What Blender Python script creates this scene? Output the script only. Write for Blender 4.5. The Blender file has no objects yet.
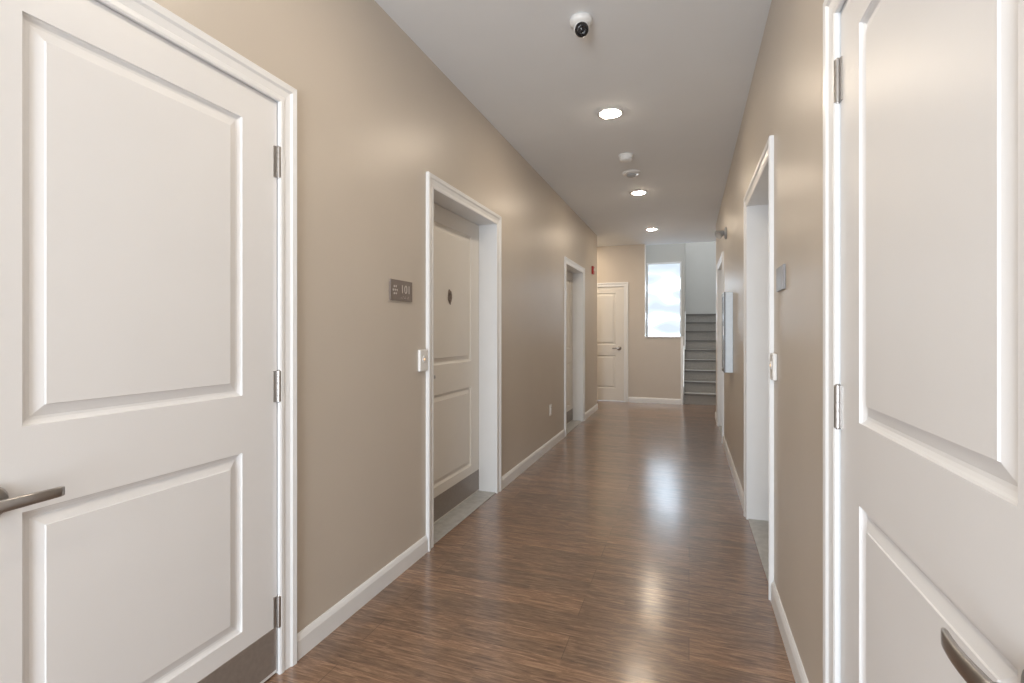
import bpy, bmesh, math
from mathutils import Vector, Matrix

S = bpy.context.scene
COL = S.collection
try:
    S.view_settings.view_transform = 'Standard'
except Exception:
    pass

A = 1.386      # distance to left wall
B = 0.3645     # distance to right wall
CH = 1.22      # camera height
H = 2.775      # ceiling
CW = 0.075     # casing width
DH = 2.05      # opening height

# ------------------------------------------------------------ materials
def new_mat(name):
    m = bpy.data.materials.new(name); m.use_nodes = True
    nt = m.node_tree
    b = nt.nodes['Principled BSDF']
    return m, nt, b

def simple(name, col, rough=0.5, metal=0.0, noise=0.0, scale=40, bump=0.0, bscale=200, spec=None):
    m, nt, b = new_mat(name)
    b.inputs['Roughness'].default_value = rough
    b.inputs['Metallic'].default_value = metal
    if spec is not None:
        b.inputs['Specular IOR Level'].default_value = spec
    tc = nt.nodes.new('ShaderNodeTexCoord')
    n = nt.nodes.new('ShaderNodeTexNoise'); n.inputs['Scale'].default_value = scale
    nt.links.new(tc.outputs['Object'], n.inputs['Vector'])
    r = nt.nodes.new('ShaderNodeValToRGB')
    c = Vector(col)
    lo = c*(1-noise); hi = c*(1+noise)
    r.color_ramp.elements[0].position = 0.3; r.color_ramp.elements[1].position = 0.7
    r.color_ramp.elements[0].color = (*lo, 1); r.color_ramp.elements[1].color = (*[min(1, v) for v in hi], 1)
    nt.links.new(n.outputs['Fac'], r.inputs['Fac'])
    nt.links.new(r.outputs['Color'], b.inputs['Base Color'])
    if bump > 0:
        n2 = nt.nodes.new('ShaderNodeTexNoise'); n2.inputs['Scale'].default_value = bscale
        nt.links.new(tc.outputs['Object'], n2.inputs['Vector'])
        bp = nt.nodes.new('ShaderNodeBump'); bp.inputs['Strength'].default_value = bump
        bp.inputs['Distance'].default_value = 0.002
        nt.links.new(n2.outputs['Fac'], bp.inputs['Height'])
        nt.links.new(bp.outputs['Normal'], b.inputs['Normal'])
    return m

def emis(name, col, strength):
    m, nt, b = new_mat(name)
    b.inputs['Base Color'].default_value = (*col, 1)
    b.inputs['Emission Color'].default_value = (*col, 1)
    b.inputs['Emission Strength'].default_value = strength
    return m

M_WALL = simple('beige_wall_paint', (0.56, 0.503, 0.437), 0.38, noise=0.012, scale=3, bump=0.12, bscale=260)
M_CEIL = simple('ceiling_paint', (0.84, 0.865, 0.89), 0.8, noise=0.01, scale=3, bump=0.1)
M_STAIRWALL = simple('grey_stairwell_paint', (0.56, 0.56, 0.545), 0.6, noise=0.01, scale=3)
M_WHITE = simple('white_trim_paint', (0.80, 0.81, 0.82), 0.32, noise=0.01, scale=5)
M_DOOR = simple('white_door_paint', (0.77, 0.77, 0.775), 0.40, noise=0.01, scale=4, bump=0.05, bscale=350)
M_DOORC = simple('cream_door_paint', (0.75, 0.725, 0.68), 0.42, noise=0.01, scale=4, bump=0.05, bscale=350)
M_NICKEL = simple('satin_nickel', (0.42, 0.40, 0.385), 0.30, 1.0, noise=0.05, scale=60)
M_KICK = simple('brushed_kick_plate', (0.31, 0.275, 0.25), 0.42, 0.4, noise=0.06, scale=50)
M_PLASTIC = simple('white_plastic', (0.80, 0.80, 0.79), 0.35, noise=0.01)
M_GREYPL = simple('grey_plastic', (0.42, 0.42, 0.42), 0.4, noise=0.02)
M_CAB = simple('grey_cabinet_metal', (0.16, 0.16, 0.17), 0.35, 0.3, noise=0.02)
M_CABW = simple('white_blue_cabinet_metal', (0.70, 0.79, 0.88), 0.3, 0.0, noise=0.02)
M_BLACK = simple('black_glossy_plastic', (0.012, 0.012, 0.014), 0.12, noise=0.02)
M_BRONZE = simple('brown_bronze', (0.17, 0.135, 0.115), 0.45, 0.1, noise=0.05)
M_SIGN = simple('taupe_sign_plastic', (0.20, 0.165, 0.145), 0.45, noise=0.03)
M_SIGN2 = simple('grey_sign_plastic', (0.27, 0.27, 0.28), 0.35, noise=0.03)
M_SIGNTXT = simple('pale_sign_lettering', (0.50, 0.45, 0.41), 0.5)
M_THRESH = simple('grey_threshold', (0.42, 0.42, 0.41), 0.35, noise=0.12, scale=25)
M_STEP = simple('grey_stair_rubber', (0.32, 0.315, 0.305), 0.85, noise=0.08, scale=60)
M_NOSE = simple('grey_nosing', (0.16, 0.158, 0.155), 0.85, noise=0.05)
M_RED = simple('red_alarm_plastic', (0.38, 0.02, 0.02), 0.4)
M_GLOW = emis('amber_button_light', (1.0, 0.60, 0.35), 1.0)
M_LAMP = emis('warm_led_lens', (1.0, 0.84, 0.65), 185.0)

# window film
M_PANE, nt, b = new_mat('frosted_daylight_pane')
tc = nt.nodes.new('ShaderNodeTexCoord'); mp = nt.nodes.new('ShaderNodeMapping')
mp.inputs['Rotation'].default_value = (0, math.radians(-30), 0); mp.inputs['Scale'].default_value = (1.0, 1, 2.0)
nz = nt.nodes.new('ShaderNodeTexNoise'); nz.inputs['Scale'].default_value = 1.8; nz.inputs['Detail'].default_value = 0.5
rp = nt.nodes.new('ShaderNodeValToRGB')
rp.color_ramp.elements[0].position = 0.36; rp.color_ramp.elements[0].color = (0.080, 0.092, 0.104, 1)
rp.color_ramp.elements[1].position = 0.60; rp.color_ramp.elements[1].color = (0.70, 0.85, 1.0, 1)
em = rp.color_ramp.elements.new(0.47); em.color = (0.098, 0.112, 0.124, 1)
nt.links.new(tc.outputs['Object'], mp.inputs['Vector']); nt.links.new(mp.outputs['Vector'], nz.inputs['Vector'])
nt.links.new(nz.outputs['Fac'], rp.inputs['Fac']); nt.links.new(rp.outputs['Color'], b.inputs['Emission Color'])
b.inputs['Emission Strength'].default_value = 9.0
b.inputs['Base Color'].default_value = (0.05, 0.05, 0.05, 1); b.inputs['Roughness'].default_value = 0.4

# wood floor
M_WOOD, nt, b = new_mat('brown_plank_floor')
L = nt.links.new
tc = nt.nodes.new('ShaderNodeTexCoord')
def brick(w, h, mort, c1, c2, off):
    br = nt.nodes.new('ShaderNodeTexBrick')
    br.inputs['Scale'].default_value = 1.0
    br.inputs['Brick Width'].default_value = w; br.inputs['Row Height'].default_value = h
    br.inputs['Mortar Size'].default_value = mort; br.inputs['Mortar Smooth'].default_value = 0.2
    br.inputs['Color1'].default_value = (*c1, 1); br.inputs['Color2'].default_value = (*c2, 1)
    br.inputs['Mortar'].default_value = (0.45, 0.43, 0.41, 1)
    br.offset = off
    L(tc.outputs['Object'], br.inputs['Vector'])
    return br
b1 = brick(1.22, 0.152, 0.0014, (0.82, 0.82, 0.83), (1.20, 1.17, 1.13), 0.37)
b2 = brick(0.45, 0.038, 0.0, (0.80, 0.79, 0.79), (1.18, 1.16, 1.13), 0.61)
mpg = nt.nodes.new('ShaderNodeMapping'); mpg.inputs['Scale'].default_value = (4.5, 46.0, 1.0)
L(tc.outputs['Object'], mpg.inputs['Vector'])
ng = nt.nodes.new('ShaderNodeTexNoise'); ng.inputs['Scale'].default_value = 1.9; ng.inputs['Detail'].default_value = 10
ng.inputs['Roughness'].default_value = 0.72; ng.inputs['Distortion'].default_value = 0.8
L(mpg.outputs['Vector'], ng.inputs['Vector'])
rg = nt.nodes.new('ShaderNodeValToRGB')
e = rg.color_ramp.elements
e[0].position = 0.32; e[0].color = (0.078, 0.038, 0.021, 1)
e[1].position = 0.70; e[1].color = (0.39, 0.260, 0.175, 1)
m_ = e.new(0.5); m_.color = (0.200, 0.117, 0.072, 1)
L(ng.outputs['Fac'], rg.inputs['Fac'])
mx = nt.nodes.new('ShaderNodeMixRGB'); mx.blend_type = 'MULTIPLY'; mx.inputs['Fac'].default_value = 1
L(rg.outputs['Color'], mx.inputs['Color1']); L(b1.outputs['Color'], mx.inputs['Color2'])
mx2 = nt.nodes.new('ShaderNodeMixRGB'); mx2.blend_type = 'MULTIPLY'; mx2.inputs['Fac'].default_value = 0.8
L(mx.outputs['Color'], mx2.inputs['Color1']); L(b2.outputs['Color'], mx2.inputs['Color2'])
L(mx2.outputs['Color'], b.inputs['Base Color'])
b.inputs['Roughness'].default_value = 0.32
b.inputs['Coat Weight'].default_value = 0.9; b.inputs['Coat Roughness'].default_value = 0.18
b.inputs['Coat IOR'].default_value = 1.55
bp = nt.nodes.new('ShaderNodeBump'); bp.inputs['Strength'].default_value = 0.2; bp.inputs['Distance'].default_value = 0.001
L(ng.outputs['Fac'], bp.inputs['Height']); L(bp.outputs['Normal'], b.inputs['Normal'])
bp2 = nt.nodes.new('ShaderNodeBump'); bp2.inputs['Strength'].default_value = 0.13; bp2.inputs['Distance'].default_value = 0.001
L(ng.outputs['Fac'], bp2.inputs['Height']); L(bp2.outputs['Normal'], b.inputs['Coat Normal'])

# ------------------------------------------------------------ helpers
def link(o, parent=None):
    COL.objects.link(o)
    if parent is not None:
        o.parent = parent
    return o

def finish(name, bm, mats, parent=None, loc=(0, 0, 0), rotz=0.0, smooth=False, bevel=0.0):
    bmesh.ops.recalc_face_normals(bm, faces=bm.faces[:])
    me = bpy.data.meshes.new(name); bm.to_mesh(me); bm.free()
    if not isinstance(mats, (list, tuple)): mats = [mats]
    for m in mats: me.materials.append(m)
    if smooth:
        for p in me.polygons: p.use_smooth = True
    o = bpy.data.objects.new(name, me)
    o.location = loc; o.rotation_euler = (0, 0, rotz)
    link(o, parent)
    if bevel > 0:
        md = o.modifiers.new('bevel', 'BEVEL'); md.width = bevel; md.segments = 2
        md.limit_method = 'ANGLE'; md.angle_limit = math.radians(40)
    return o

def empty(name, loc, rotz=0.0):
    o = bpy.data.objects.new(name, None); o.empty_display_size = 0.1
    o.location = loc; o.rotation_euler = (0, 0, rotz)
    link(o); return o

def tag(o, label, cat, structure=False, group=None):
    o['label'] = label; o['category'] = cat
    if structure: o['kind'] = 'structure'
    if group: o['group'] = group
    return o

def box(bm, x0, x1, y0, y1, z0, z1, mi=0):
    vs = [bm.verts.new((x, y, z)) for x in (x0, x1) for y in (y0, y1) for z in (z0, z1)]
    idx = [(0, 1, 3, 2), (4, 6, 7, 5), (0, 4, 5, 1), (2, 3, 7, 6), (0, 2, 6, 4), (1, 5, 7, 3)]
    for f in idx:
        fc = bm.faces.new([vs[i] for i in f]); fc.material_index = mi

def lathe(bm, prof, mat=Matrix(), seg=32, mi=0, smooth=True):
    rings = []
    for r, h in prof:
        if r < 1e-6:
            rings.append([bm.verts.new(mat @ Vector((0, 0, h)))])
        else:
            rings.append([bm.verts.new(mat @ Vector((r*math.cos(2*math.pi*i/seg), r*math.sin(2*math.pi*i/seg), h))) for i in range(seg)])
    for a, c in zip(rings, rings[1:]):
        for i in range(seg):
            j = (i+1) % seg
            if len(a) == 1 and len(c) == 1: continue
            if len(a) == 1: f = bm.faces.new((a[0], c[i], c[j]))
            elif len(c) == 1: f = bm.faces.new((a[i], c[0], a[j]))
            else: f = bm.faces.new((a[i], c[i], c[j], a[j]))
            f.material_index = mi; f.smooth = smooth

OUT = Matrix.Rotation(math.radians(90), 4, 'X')   # +Z -> -Y  (outwards from wall)
DOWN = Matrix.Rotation(math.radians(180), 4, 'X')

# ------------------------------------------------------------ walls
def wall_along_y(name, xf, xb, y0, y1, openings, mat, label, z1=H):
    bm = bmesh.new(); xa, xc = min(xf, xb), max(xf, xb)
    y = y0
    for o0, o1 in openings:
        box(bm, xa, xc, y, o0-0.02, 0, z1)
        box(bm, xa, xc, o0-0.02, o1+0.02, DH+0.02, z1)
        y = o1+0.02
    box(bm, xa, xc, y, y1, 0, z1)
    o = finish(name, bm, mat)
    return tag(o, label, 'wall', True)

YE = 9.03; YB = -2.6; YL = 7.99; YR = 7.74
L1 = (0.53, 1.41); L2 = (2.544, 3.55); L3 = (5.83, 6.84)
R1 = (0.61, 1.50); R2 = (2.615, 3.60); R3 = (6.065, 7.075)
wall_along_y('wall_left', -A, -A-0.20, YB, YL, [L1, L2, L3], M_WALL, 'long beige painted corridor wall with three white doors')
wall_along_y('wall_right', B, B+0.20, YB, YR, [R1, R2, R3], M_WALL, 'long beige painted corridor wall with white door casings')

def wallbox(name, x0, x1, y0, y1, z0, z1, mat, label, cat='wall'):
    bm = bmesh.new(); box(bm, x0, x1, y0, y1, z0, z1)
    return tag(finish(name, bm, mat), label, cat, True)

XAL = -3.0; XAR = 1.45
wallbox('wall_left_alcove', XAL, -A-0.20, YL-0.15, YL, 0, H, M_WALL, 'beige return wall of the lobby by the stairs')
wallbox('wall_left_alcove_side', XAL-0.15, XAL, YL-0.15, YE+0.12, 0, H, M_WALL, 'beige side wall of the lobby by the stairs')
wallbox('wall_right_alcove', B+0.20, XAR, YR-0.15, YR, 0, H, M_WALL, 'beige return wall opposite the stairs')
wallbox('wall_right_alcove_side', XAR, XAR+0.15, YR-0.15, YE, 0, H, M_WALL, 'beige side wall next to the stairs')

F1 = (-2.0, -1.085)
XW = -0.735; XH = -0.135; ZH = 1.14
bm = bmesh.new()
box(bm, XAL, F1[0]-0.02, YE, YE+0.12, 0, H)
box(bm, F1[0]-0.02, F1[1]+0.02, YE, YE+0.12, DH+0.02, H)
box(bm, F1[1]+0.02, XW, YE, YE+0.12, 0, H)
box(bm, XW, XH, YE, YE+0.12, 0, ZH)
tag(finish('wall_far', bm, M_WALL), 'beige end wall that steps down to a half wall at the stairwell', 'wall', True)

# stairwell shell
ZS = 5.2; YS = 12.7; XSR = 1.05; YW = 10.2; XBL = -0.95
bm = bmesh.new()
box(bm, XSR, XSR+0.15, YE+0.12, YS, 0, ZS)
box(bm, XSR, XAR+0.15, YE, YE+0.12, 0, ZS)
tag(finish('wall_stair_right', bm, M_STAIRWALL), 'pale grey stairwell side wall', 'wall', True)
wallbox('wall_stair_back', -0.2, XSR+0.15, YS, YS+0.15, 0, ZS, M_STAIRWALL, 'pale grey wall above the stair landing')
WX0, WX1, WZ0, WZ1 = -0.79, -0.135, 0.95, 2.60
bm = bmesh.new()
box(bm, XBL, WX0, YW, YW+0.15, 0, ZS)
box(bm, WX1, -0.08, YW, YW+0.15, 0, ZS)
box(bm, WX0, WX1, YW, YW+0.15, 0, WZ0)
box(bm, WX0, WX1, YW, YW+0.15, WZ1, ZS)
tag(finish('wall_window', bm, M_STAIRWALL), 'pale grey stairwell wall holding the bright window', 'wall', True)
wallbox('wall_stair_inner', -0.20, -0.08, YW+0.15, YS, 0, ZS, M_STAIRWALL, 'pale grey wall alongside the upper steps')
wallbox('wall_stair_left', XBL-0.15, XBL, YE+0.12, YW+0.15, 0, ZS, M_STAIRWALL, 'pale grey stairwell side wall by the window')
wallbox('wall_header', XBL-0.15, XSR+0.15, YE-0.02, YE+0.12, H+0.10, ZS, M_STAIRWALL, 'header wall above the corridor ceiling at the stairs')
wallbox('ceiling_stair', XBL-0.15, XSR+0.15, YE, YS+0.15, ZS, ZS+0.1, M_CEIL, 'stairwell ceiling', 'ceiling')
wallbox('ceiling', XAL-0.15, XAR+0.15, YB-0.15, YE+0.12, H, H+0.10, M_CEIL, 'smooth pale grey corridor ceiling with recessed lights', 'ceiling')
wallbox('floor', XAL-0.15, XAR+0.15, YB-0.15, YS+0.15, -0.10, 0, M_WOOD, 'brown wood plank floor with satin sheen', 'floor')
bm = bmesh.new()
box(bm, -A-0.2, -A+0.08, YB-0.15, YB, 0, H); box(bm, B-0.08, B+0.2, YB-0.15, YB, 0, H)
box(bm, -A+0.08, B-0.08, YB-0.15, YB, 2.4, H)
tag(finish('wall_rear', bm, M_WALL), 'beige wall around the wide entrance opening', 'wall', True)

bm = bmesh.new()
box(bm, XW, XH+0.045, YE-0.015, YE+0.135, ZH, ZH+0.022)
tag(finish('trim_1', bm, M_WHITE, bevel=0.004), 'white cap board on top of the half wall', 'trim', True)
bm = bmesh.new(); box(bm, XH, XH+0.04, YE-0.008, YE+0.128, 0, ZH)
tag(finish('trim_2', bm, M_WHITE, bevel=0.003), 'white end board closing the half wall at the stairs', 'trim', True)
bm = bmesh.new(); box(bm, XW, XW+0.016, YE-0.006, YE+0.126, ZH+0.022, H)
tag(finish('trim_3', bm, M_WHITE, bevel=0.003), 'white corner board at the stairwell opening', 'trim', True)

# ------------------------------------------------------------ baseboards
def base_seg(bm, p0, p1, nrm):
    prof = [(0, 0), (.014, 0), (.014, .070), (.009, .084), (.004, .092), (0, .092)]
    a = [bm.verts.new((p0[0]+nrm[0]*n, p0[1]+nrm[1]*n, z)) for n, z in prof]
    c = [bm.verts.new((p1[0]+nrm[0]*n, p1[1]+nrm[1]*n, z)) for n, z in prof]
    k = len(prof)
    for i in range(k):
        j = (i+1) % k
        bm.faces.new((a[i], a[j], c[j], c[i]))
    bm.faces.new(a); bm.faces.new(c[::-1])

def baseboard(name, segs, label):
    bm = bmesh.new()
    for s in segs: base_seg(bm, *s)
    tag(finish(name, bm, M_WHITE), label, 'baseboard', True)
g = CW+0.001
def runs(x, n, y0, y1, ops):
    out = []; y = y0
    for o0, o1 in ops:
        out.append(((x, y), (x, o0-g), n)); y = o1+g
    out.append(((x, y), (x, y1), n)); return out
baseboard('baseboard_left', runs(-A, (1, 0), YB, YL+0.013, [L1, L2, L3]), 'white baseboard along the beige corridor wall')
baseboard('baseboard_right', runs(B, (-1, 0), YB, YR+0.013, [R1, R2, R3]), 'white baseboard along the beige corridor wall')
baseboard('baseboard_far', [((XAL, YE), (F1[0]-g, YE), (0, -1)), ((F1[1]+g, YE), (XH, YE), (0, -1))], 'white baseboard under the half wall')
baseboard('baseboard_alcove', [((XAL, YL), (-A, YL), (0, 1)), ((B, YR), (XAR, YR), (0, 1)), ((XAR, YR), (XAR, YE), (-1, 0))], 'white baseboard in the lobby by the stairs')

# ------------------------------------------------------------ doors
def casing_trim(idx, loc, rotz, W, depth, wt, label):
    bm = bmesh.new()
    prof = [(0.0, 0), (0.0, .009), (.006, .012), (.018, .012), (.022, .009), (.045, .013), (.052, .019), (.070, .021), (CW, .017), (CW, 0)]
    def pts(w, n):
        w2 = w-0.004
        return [Vector((-w2, -n, 0)), Vector((-w2, -n, DH+w2)), Vector((W+w2, -n, DH+w2)), Vector((W+w2, -n, 0))]
    rows = [[bm.verts.new(p) for p in pts(w, n)] for w, n in prof]
    for a, c in zip(rows, rows[1:]):
        for i in range(3):
            bm.faces.new((a[i], a[i+1], c[i+1], c[i]))
    box(bm, -0.0195, 0, 0.0, wt, 0, DH); box(bm, W, W+0.0195, 0.0, wt, 0, DH)
    box(bm, -0.0195, W+0.0195, 0.0, wt, DH, DH+0.0195)
    s = depth+0.047
    if s+0.012 < wt:
        box(bm, 0, 0.012, s, s+0.012, 0, DH); box(bm, W-0.012, W, s, s+0.012, 0, DH); box(bm, 0.012, W-0.012, s, s+0.012, DH-0.012, DH)
    o = finish('trim_%d' % idx, bm, M_WHITE, loc=loc, rotz=rotz)
    tag(o, label, 'door casing', True)
    return o

def leaf_mesh(W, Ht, T=0.044, stile=0.148, zs=(0.225, 0.815, 1.005, 1.925)):
    bm = bmesh.new()
    us = [0, stile, W-stile, W]; zz = [0, zs[0], zs[1], zs[2], zs[3], Ht]
    prof = [(0, 0), (.001, .006), (.005, .009), (.011, .0120), (.018, .0125), (.020, .0115), (.043, .004), (.0445, .001)]
    V = {}
    def v(u, z, d=0.0):
        k = (round(u, 5), round(z, 5), round(d, 5))
        if k not in V: V[k] = bm.verts.new((u, d, z))
        return V[k]
    for i in range(3):
        for j in range(5):
            if i == 1 and j in (1, 3):
                u0, u1, z0, z1 = us[1], us[2], zz[j], zz[j+1]
                prev = None
                for w, d in prof:
                    r = [v(u0+w, z0+w, d), v(u1-w, z0+w, d), v(u1-w, z1-w, d), v(u0+w, z1-w, d)]
                    if prev:
                        for k in range(4):
                            bm.faces.new((prev[k], prev[(k+1) % 4], r[(k+1) % 4], r[k]))
                    prev = r
                bm.faces.new(prev)
            else:
                bm.faces.new((v(us[i], zz[j]), v(us[i+1], zz[j]), v(us[i+1], zz[j+1]), v(us[i], zz[j+1])))
    bk = [v(0, 0, T), v(W, 0, T), v(W, Ht, T), v(0, Ht, T)]
    bm.faces.new(bk)
    for side in (0, W):
        bm.faces.new([v(side, z) for z in zz]+[v(side, Ht, T), v(side, 0, T)])
    bm.faces.new([v(u, 0) for u in us]+[v(W, 0, T), v(0, 0, T)])
    bm.faces.new([v(u, Ht) for u in us]+[v(W, Ht, T), v(0, Ht, T)])
    return bm

def lever(parent, u, z, d, sgn, label='satin nickel lever handle'):
    bm = bmesh.new()
    T = Matrix.Translation((u, d, z)) @ OUT
    lathe(bm, [(0, 0.0), (.038, 0.0), (.038, .008), (.034, .012), (.014, .014), (.012, .016), (.012, .050), (.010, .056), (0, .057)], T, 28)
    N = 14; rows = []
    for i in range(N+1):
        t = i/N
        uu = u + sgn*(-0.012 + 0.126*t)
        yy = d - (0.054 + 0.008*math.sin(math.pi*t*0.9) - 0.004*t)
        zz = z + 0.002*math.sin(math.pi*t)
        hw = (0.0135 - 0.002*t) if 0 < i < N else 0.010
        ht = (0.0060 - 0.0015*t) if 0 < i < N else 0.003
        ring = []
        for k in range(12):
            a = 2*math.pi*k/12
            ca, sa = math.cos(a), math.sin(a)
            ring.append(bm.verts.new((uu, yy+ht*math.copysign(abs(sa)**0.5, sa), zz+hw*math.copysign(abs(ca)**0.5, ca))))
        rows.append(ring)
    for a, c in zip(rows, rows[1:]):
        for k in range(12):
            f = bm.faces.new((a[k], a[(k+1) % 12], c[(k+1) % 12], c[k])); f.smooth = True
    bm.faces.new(rows[0]); bm.faces.new(rows[-1])
    o = finish('lever_handle', bm, M_NICKEL, parent); o['label'] = label

def hinge(parent, u, z, d):
    bm = bmesh.new()
    T = Matrix.Translation((u, d-0.007, z-0.055))
    prof = [(0, -.004), (.005, -.003), (.006, 0)]
    for k in range(5):
        z0 = k*0.022
        prof += [(.0082, z0+.0004), (.0082, z0+.0212), (.0074, z0+.0217)]
    prof += [(.006, .111), (.005, .114), (0, .115)]
    lathe(bm, prof, T, 20, smooth=False)
    box(bm, u-0.019, u+0.019, d-0.004, d+0.002, z-0.055, z+0.055)
    o = finish('hinge', bm, M_NICKEL, parent); o['label'] = 'satin nickel butt hinge'

def door(idx, loc, rotz, W, depth, hinge_hi, label, hinges=True, kick=True, thr=False, knocker=False):
    e = empty('door_%d' % idx, loc, rotz); tag(e, label, 'door', True)
    gp = 0.003; z0 = 0.008; Ht = DH-0.011; Wl = W-2*gp
    bm = leaf_mesh(Wl, Ht)
    for v in bm.verts: v.co += Vector((gp, depth, z0))
    finish('door_leaf', bm, M_DOOR if idx in (1, 4) else M_DOORC, e)
    hu = W-gp/2 if hinge_hi else gp/2
    lu = gp+0.084 if hinge_hi else W-gp-0.084
    lz = {1: 0.862, 4: 0.822}.get(idx, 0.95)
    lever(e, lu, lz, depth, 1 if hinge_hi else -1)
    if hinges:
        for z in (0.225, 1.03, 1.87 if idx == 4 else 1.83): hinge(e, hu, z, depth)
    if kick:
        bm = bmesh.new(); box(bm, gp+0.006, W-gp-0.006, depth-0.0022, depth+0.0005, 0.020, 0.172)
        o = finish('kick_plate', bm, M_KICK, e, bevel=0.001); o['label'] = 'brushed taupe metal kick plate'
    if thr:
        bm = bmesh.new(); box(bm, 0.0005, W-0.0005, 0.0, depth+0.05, 0.0, 0.006)
        o = finish('threshold', bm, M_THRESH, e, bevel=0.002); o['label'] = 'grey threshold plate'
    if knocker:
        bm = bmesh.new(); u = W/2; z = 1.46
        P = [(-.022, .040), (-.010, .058), (.006, .050), (.020, .046), (.030, .018), (.026, -.016), (.008, -.050), (-.010, -.038), (-.028, -.012), (-.026, .018)]
        a = [bm.verts.new((u+x, depth, z+y)) for x, y in P]; c = [bm.verts.new((u+x*.86, depth-.005, z+y*.9)) for x, y in P]
        bm.faces.new(c)
        for i in range(10): bm.faces.new((a[i], a[(i+1) % 10], c[(i+1) % 10], c[i]))
        for (du, dz, rr) in [(-.008, .028, .012), (.010, .000, .013), (-.006, -.020, .009)]:
            T = Matrix.Translation((u+du, depth-.0049, z+dz)) @ OUT
            lathe(bm, [(0, 0), (rr, 0), (rr, .002), (rr*.6, .005), (0, .006)], T, 18)
        o = finish('door_ornament', bm, M_BRONZE, e); o['label'] = 'small brown bronze door ornament'
    return e

R90 = math.radians(90)
def left_door(idx, tidx, Y, depth, hinge_far, lab, **k):
    door(idx, (-A, Y[0], 0), R90, Y[1]-Y[0], depth, hinge_far, lab, **k)
    casing_trim(tidx, (-A, Y[0], 0), R90, Y[1]-Y[0], depth, 0.2, 'white moulded casing around a corridor door')
def right_door(idx, tidx, Y, depth, hinge_far, lab, **k):
    door(idx, (B, Y[1], 0), -R90, Y[1]-Y[0], depth, not hinge_far, lab, **k)
    casing_trim(tidx, (B, Y[1], 0), -R90, Y[1]-Y[0], depth, 0.2, 'white moulded casing around a corridor door')

left_door(1, 11, L1, 0.004, True, 'white two-panel door with nickel lever and taupe kick plate')
left_door(2, 12, L2, 0.14, True, 'recessed white two-panel apartment door with bronze ornament', hinges=False, thr=True, knocker=True)
left_door(3, 13, L3, 0.14, True, 'recessed white two-panel apartment door near the corridor end', hinges=False, thr=True)
right_door(4, 14, R1, 0.004, True, 'white two-panel door with nickel hinges and lever')
right_door(5, 15, R2, 0.14, True, 'recessed white apartment door in a deep white frame', hinges=False, thr=True)
right_door(6, 16, R3, 0.14, True, 'recessed white apartment door beside the extinguisher cabinet', hinges=False, thr=True)
door(7, (F1[0], YE, 0), 0, F1[1]-F1[0], 0.004, False, 'white two-panel door in the beige end wall', kick=False)
casing_trim(17, (F1[0], YE, 0), 0, F1[1]-F1[0], 0.004, 0.12, 'white moulded casing around the end door')

# ------------------------------------------------------------ windows
def window(idx, x0, x1, z0, z1, label):
    w = empty('window_%d' % idx, (x0, YW, z0)); tag(w, label, 'window', True)
    ww, wh = x1-x0, z1-z0
    bm = bmesh.new()
    for (a, c, za, zb) in [(0, 0.03, 0, wh), (ww-0.03, ww, 0, wh), (0.03, ww-0.03, 0, 0.03), (0.03, ww-0.03, wh-0.03, wh)]:
        box(bm, a, c, -0.012, 0.10, za, zb)
    finish('window_frame', bm, M_WHITE, w, bevel=0.003)
    bm = bmesh.new(); box(bm, 0.03, ww-0.03, 0.05, 0.056, 0.03, wh-0.03)
    finish('window_pane', bm, M_PANE, w)
window(1, WX0, WX1, WZ0, WZ1, 'bright frosted stairwell window in a white frame')

# ------------------------------------------------------------ stairs
st = empty('staircase', (-0.08, YE+0.06, 0)); tag(st, 'grey rubber-covered stairs rising to a landing', 'stairs', True)
NR = 9; RI = 0.18; TR = 0.27; SW = XSR+0.08
for i in range(NR-1):
    bm = bmesh.new()
    y0 = i*TR
    box(bm, 0, SW, y0, y0+TR, 0, (i+1)*RI-0.03)
    box(bm, 0, SW, y0-0.020, y0+TR, (i+1)*RI-0.03, (i+1)*RI, 0)
    box(bm, 0, SW, y0-0.0225, y0+0.035, (i+1)*RI-0.028, (i+1)*RI+0.002, 1)
    finish('step', bm, [M_STEP, M_NOSE], st)
bm = bmesh.new()
y0 = (NR-1)*TR
box(bm, 0, SW, y0, YS-YE-0.06, NR*RI-0.2, NR*RI); box(bm, 0, SW, y0-0.0225, y0+0.035, NR*RI-0.028, NR*RI+0.002, 1)
box(bm, 0, SW, y0, y0+0.05, 0, NR*RI-0.2)
finish('landing', bm, [M_STEP, M_NOSE], st)
bm = bmesh.new()
def stringer(bm, x0, x1, y0, y1, extra):
    z = lambda y: (y)/TR*RI+RI+extra
    P = [(y0, 0), (y1, 0), (y1, z(y1)), (y0, z(y0))]
    a = [bm.verts.new((x0, y, zz)) for y, zz in P]; c = [bm.verts.new((x1, y, zz)) for y, zz in P]
    bm.faces.new(a); bm.faces.new(c[::-1])
    for i in range(4): bm.faces.new((a[i], a[(i+1) % 4], c[(i+1) % 4], c[i]))
stringer(bm, -0.055, -0.002, 0.075, YW-YE-0.065, 0.06)
stringer(bm, 0.0, 0.016, YW-YE-0.065, (NR-1)*TR, 0.06)
finish('stringer', bm, M_WHITE, st)

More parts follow.
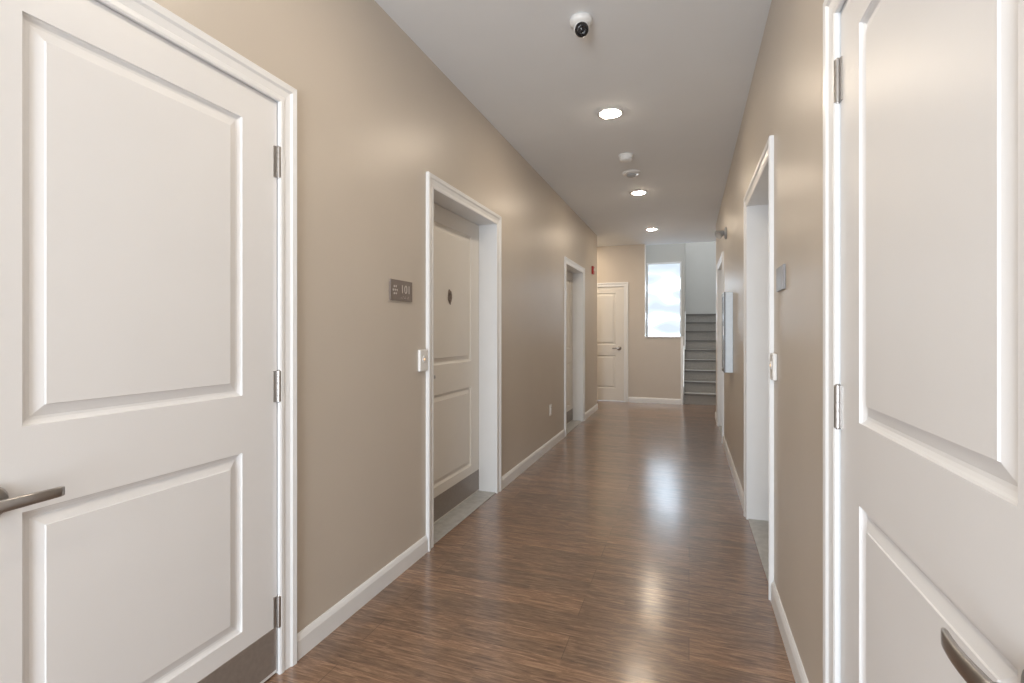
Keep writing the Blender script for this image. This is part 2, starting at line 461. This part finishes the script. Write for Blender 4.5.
# ------------------------------------------------------------ ceiling fittings
def downlight(x, y):
    e = empty('recessed_downlight', (x, y, H)); tag(e, 'round white recessed ceiling light, switched on, warm glow', 'ceiling light', group='recessed downlights along the corridor')
    bm = bmesh.new()
    lathe(bm, [(.070, 0.0), (.092, 0.0), (.093, .003), (.086, .006), (.074, .007), (.070, .004), (.070, 0.0)], DOWN, 40)
    finish('trim_ring', bm, M_PLASTIC, e)
    bm = bmesh.new(); lathe(bm, [(0, .0165), (.025, .0158), (.045, .0135), (.060, .009), (.0695, .004), (.0695, .001), (0, .001)], DOWN, 40)
    finish('light_lens', bm, M_LAMP, e)
for y in (-0.70, 1.44, 3.566, 5.69, 7.76): downlight(-0.525, y)
downlight(-1.80, 8.45); downlight(-2.5, 8.45); downlight(0.95, 8.40)  # unseen downlights beside the corridor, added to brighten the far end

# security camera
e = empty('security_camera', (-0.505, 2.45, H)); tag(e, 'white ceiling-mounted turret security camera with black lens', 'security camera')
bm = bmesh.new()
lathe(bm, [(0, 0), (.054, 0), (.056, .004), (.056, .018), (.051, .028), (.040, .034), (0, .036)], DOWN, 40)
finish('mount_base', bm, M_PLASTIC, e)
bm = bmesh.new()
R_ = 0.038
cen = Vector((0.004, -0.006, -0.054))
d = Vector((0.25, -0.82, -0.62)).normalized()
Q = Matrix.Translation(cen) @ d.to_track_quat('Z', 'Y').to_matrix().to_4x4()
prof = [(R_*math.sin(math.pi*t/20), -R_*math.cos(math.pi*t/20)) for t in range(0, 14)]
prof[0] = (0, -R_)
lathe(bm, prof, Q, 36)
finish('housing', bm, M_PLASTIC, e)
bm = bmesh.new()
zc = prof[-1][1]; rc = prof[-1][0]
lathe(bm, [(rc, zc), (rc*0.96, zc+0.004), (rc*0.84, zc+0.010), (rc*0.64, zc+0.015), (0.014, zc+0.017), (0.013, zc+0.014), (0.010, zc+0.016), (0.005, zc+0.018), (0, zc+0.0185)], Q, 36)
finish('camera_lens', bm, M_BLACK, e)

# smoke detectors
e = empty('smoke_detector', (-0.52, 4.46, H)); tag(e, 'round white ceiling smoke detector', 'smoke detector')
bm = bmesh.new(); lathe(bm, [(0, 0), (.066, 0), (.068, .004), (.066, .012), (0, .013)], DOWN, 36); finish('base', bm, M_PLASTIC, e)
bm = bmesh.new(); lathe(bm, [(0, .0131), (.058, .0131), (.060, .024), (.054, .026), (.054, .030), (.057, .032), (.050, .046), (.030, .052), (0, .053)], DOWN, 36); finish('sensing_head', bm, M_PLASTIC, e)
e = empty('ceiling_alarm_sounder', (-0.525, 4.95, H)); tag(e, 'round grey-white ceiling alarm sounder with small dome', 'alarm')
bm = bmesh.new(); lathe(bm, [(0, 0), (.084, 0), (.086, .003), (.082, .014), (.066, .020), (0, .021)], DOWN, 36); finish('base', bm, M_PLASTIC, e)
bm = bmesh.new(); lathe(bm, [(.046, .0212), (.046, .030), (.038, .040), (.020, .046), (0, .048)], DOWN, 36); finish('dome', bm, M_GREYPL, e)

# ------------------------------------------------------------ room signs
def room_sign(loc, rotz, W, Hh, text, label, mat):
    e = empty('room_sign', loc, rotz); tag(e, label, 'sign')
    bm = bmesh.new(); box(bm, 0, W, -0.009, 0.0, 0, Hh); finish('sign_plate', bm, mat, e, bevel=0.002)
    if text:
        cu = bpy.data.curves.new('num', 'FONT'); cu.body = text; cu.size = 0.060; cu.extrude = 0.0008; cu.space_character = 1.05
        to = bpy.data.objects.new('num', cu); COL.objects.link(to)
        dg = bpy.context.evaluated_depsgraph_get(); dg.update()
        me = bpy.data.meshes.new_from_object(to.evaluated_get(dg)); bpy.data.objects.remove(to)
        me.materials.clear(); me.materials.append(M_SIGNTXT)
        o = bpy.data.objects.new('room_number', me); link(o, e)
        o.rotation_euler = (R90, 0, 0); o.location = (W*0.45, -0.0096, Hh*0.38); o['label'] = 'pale raised number 101'
        bm = bmesh.new()
        for k in range(7):
            a = k*math.pi/3; rr = 0.017 if k < 6 else 0
            T2 = Matrix.Translation((W*0.20+rr*math.cos(a), -0.009, Hh*0.50+rr*math.sin(a)*1.2)) @ OUT
            lathe(bm, [(0, .0012), (.0058, .0012), (.0058, 0)], T2, 14)
        finish('sign_emblem', bm, M_SIGNTXT, e)
        bm = bmesh.new()
        for (c, r) in [(0, 0), (1, 0), (2, 1), (3, 0), (4, 0), (4, 1), (6, 0), (7, 1), (7, 0)]:
            T2 = Matrix.Translation((W*0.46+c*0.010, -0.009, Hh*0.14+r*0.007)) @ OUT
            lathe(bm, [(0, .0012), (.002, .0008), (.0022, 0)], T2, 8)
        finish('braille_dots', bm, M_SIGNTXT, e)
room_sign((-A, 2.109, 1.383), R90, 0.205, 0.104, '101', 'taupe room sign reading 101 with a flower-like emblem', M_SIGN)
room_sign((B, 2.42, 1.397), -R90, 0.170, 0.100, None, 'small plain grey room sign beside the white casing', M_SIGN2)

def reader(loc, rotz):
    e = empty('doorbell_unit', loc, rotz); tag(e, 'small white wall doorbell unit beside the door casing', 'doorbell')
    bm = bmesh.new(); box(bm, 0, 0.085, -0.018, 0, 0, 0.12); finish('housing', bm, M_PLASTIC, e, bevel=0.006)
    bm = bmesh.new(); T = Matrix.Translation((0.0425, -0.018, 0.066)) @ OUT
    lathe(bm, [(0, 0), (.020, 0), (.020, .003), (.017, .004), (.009, .003)], T, 24); o = finish('button_ring', bm, M_PLASTIC, e)
    bm = bmesh.new(); lathe(bm, [(0, .0048), (.004, .0045), (.0055, .0032), (.0055, 0.0004)], T, 24); finish('lit_button', bm, M_GLOW, e)
reader((-A, L2[0]-CW-0.088, 1.01), R90)
reader((B, R2[0]-CW-0.003, 1.01), -R90)

# outlet
e = empty('wall_outlet', (-A, 5.10, 0.345), R90); tag(e, 'white duplex electrical outlet low on the beige wall', 'outlet')
bm = bmesh.new(); box(bm, 0, 0.075, -0.006, 0, 0, 0.118); finish('cover_plate', bm, M_PLASTIC, e, bevel=0.003)
for zc in (0.036, 0.082):
    bm = bmesh.new(); box(bm, 0.021, 0.054, -0.009, -0.006, zc-0.015, zc+0.015, 0)
    for uu in (0.030, 0.043): box(bm, uu, uu+0.003, -0.0093, -0.009, zc-0.004, zc+0.007, 1)
    finish('socket', bm, [M_PLASTIC, M_BLACK], e)

# fire alarm strobe
e = empty('fire_alarm_strobe', (-A, 7.50, 2.11), R90); tag(e, 'red wall fire alarm with clear strobe lens', 'fire alarm')
bm = bmesh.new(); box(bm, 0, 0.095, -0.030, 0, 0, 0.12); finish('body', bm, M_RED, e, bevel=0.006)
bm = bmesh.new(); box(bm, 0.025, 0.070, -0.044, -0.030, 0.045, 0.085); finish('strobe_lens', bm, M_PLASTIC, e, bevel=0.006)

# emergency lamp
e = empty('emergency_lamp', (B, 5.60, 2.25), -R90); tag(e, 'small grey wall-mounted emergency lamp high on the wall', 'lamp')
bm = bmesh.new(); T = Matrix.Translation((0.0, 0, 0)) @ OUT
lathe(bm, [(0, 0), (.062, 0), (.062, .012), (.05, .02), (.02, .022), (.018, .05), (0, .05)], T, 28); finish('mount', bm, M_GREYPL, e)
bm = bmesh.new(); d = Vector((0.45, -0.75, -0.45)).normalized()
Q = Matrix.Translation((0, -0.055, 0)) @ d.to_track_quat('Z', 'Y').to_matrix().to_4x4()
lathe(bm, [(0, -.035), (.022, -.032), (.034, -.01), (.045, .03), (.048, .035), (.044, .036), (.04, .03), (0, .028)], Q, 28); finish('lamp_head', bm, M_GREYPL, e)

# fire extinguisher cabinet
e = empty('extinguisher_cabinet', (B, 5.12, 0.87), -R90); tag(e, 'slim white metal fire extinguisher cabinet with dark door edge', 'cabinet')
bm = bmesh.new(); box(bm, 0, 0.33, -0.062, 0, 0, 0.71); finish('body', bm, M_CABW, e, bevel=0.004)
bm = bmesh.new()
for (a, c, z0, z1) in [(-0.003, 0.03, -0.003, 0.713), (0.30, 0.333, -0.003, 0.713), (0.03, 0.30, -0.003, 0.03), (0.03, 0.30, 0.68, 0.713)]:
    box(bm, a, c, -0.072, -0.0620, z0, z1)
finish('cabinet_door', bm, M_CAB, e, bevel=0.002)
bm = bmesh.new(); box(bm, 0.03, 0.30, -0.070, -0.062, 0.03, 0.68)
gm = simple('pale_cabinet_glazing', (0.66, 0.76, 0.88), 0.10, noise=0.02)
finish('door_glazing', bm, gm, e)
bm = bmesh.new(); box(bm, 0.31, 0.322, -0.082, -0.072, 0.33, 0.41); finish('pull_handle', bm, M_NICKEL, e, bevel=0.003)

# ------------------------------------------------------------ lights
def area(name, loc, rot, sx, sy, power, col):
    l = bpy.data.lights.new(name, 'AREA'); l.shape = 'RECTANGLE'; l.size = sx; l.size_y = sy; l.energy = power; l.color = col
    o = bpy.data.objects.new(name, l); o.location = loc; o.rotation_euler = rot; COL.objects.link(o); return o
area('entrance_daylight_fill', (-0.51, YB-0.1, 1.2), (math.radians(90), 0, 0), 1.55, 2.3, 138, (0.86, 0.93, 1.0))  # unseen area light added behind the camera as cool fill
area('stairwell_fill', (0.0, 10.5, ZS-0.1), (0, 0, 0), 1.3, 1.6, 95, (0.97, 0.99, 1.0))  # added area light below the closed stairwell ceiling, brightens the stair walls
w_ = bpy.data.worlds.new('world'); S.world = w_; w_.use_nodes = True
w_.node_tree.nodes['Background'].inputs[0].default_value = (0.85, 0.92, 1.0, 1)
w_.node_tree.nodes['Background'].inputs[1].default_value = 1.0

# ------------------------------------------------------------ camera
cd = bpy.data.cameras.new('camera'); cd.sensor_width = 36; cd.lens = 36*500/1024; cd.shift_y = -8.5/1024; cd.clip_start = 0.02
co = bpy.data.objects.new('camera', cd); co.location = (0, 0, CH); co.rotation_euler = (math.radians(90), 0, math.atan(177/500))
COL.objects.link(co); S.camera = co
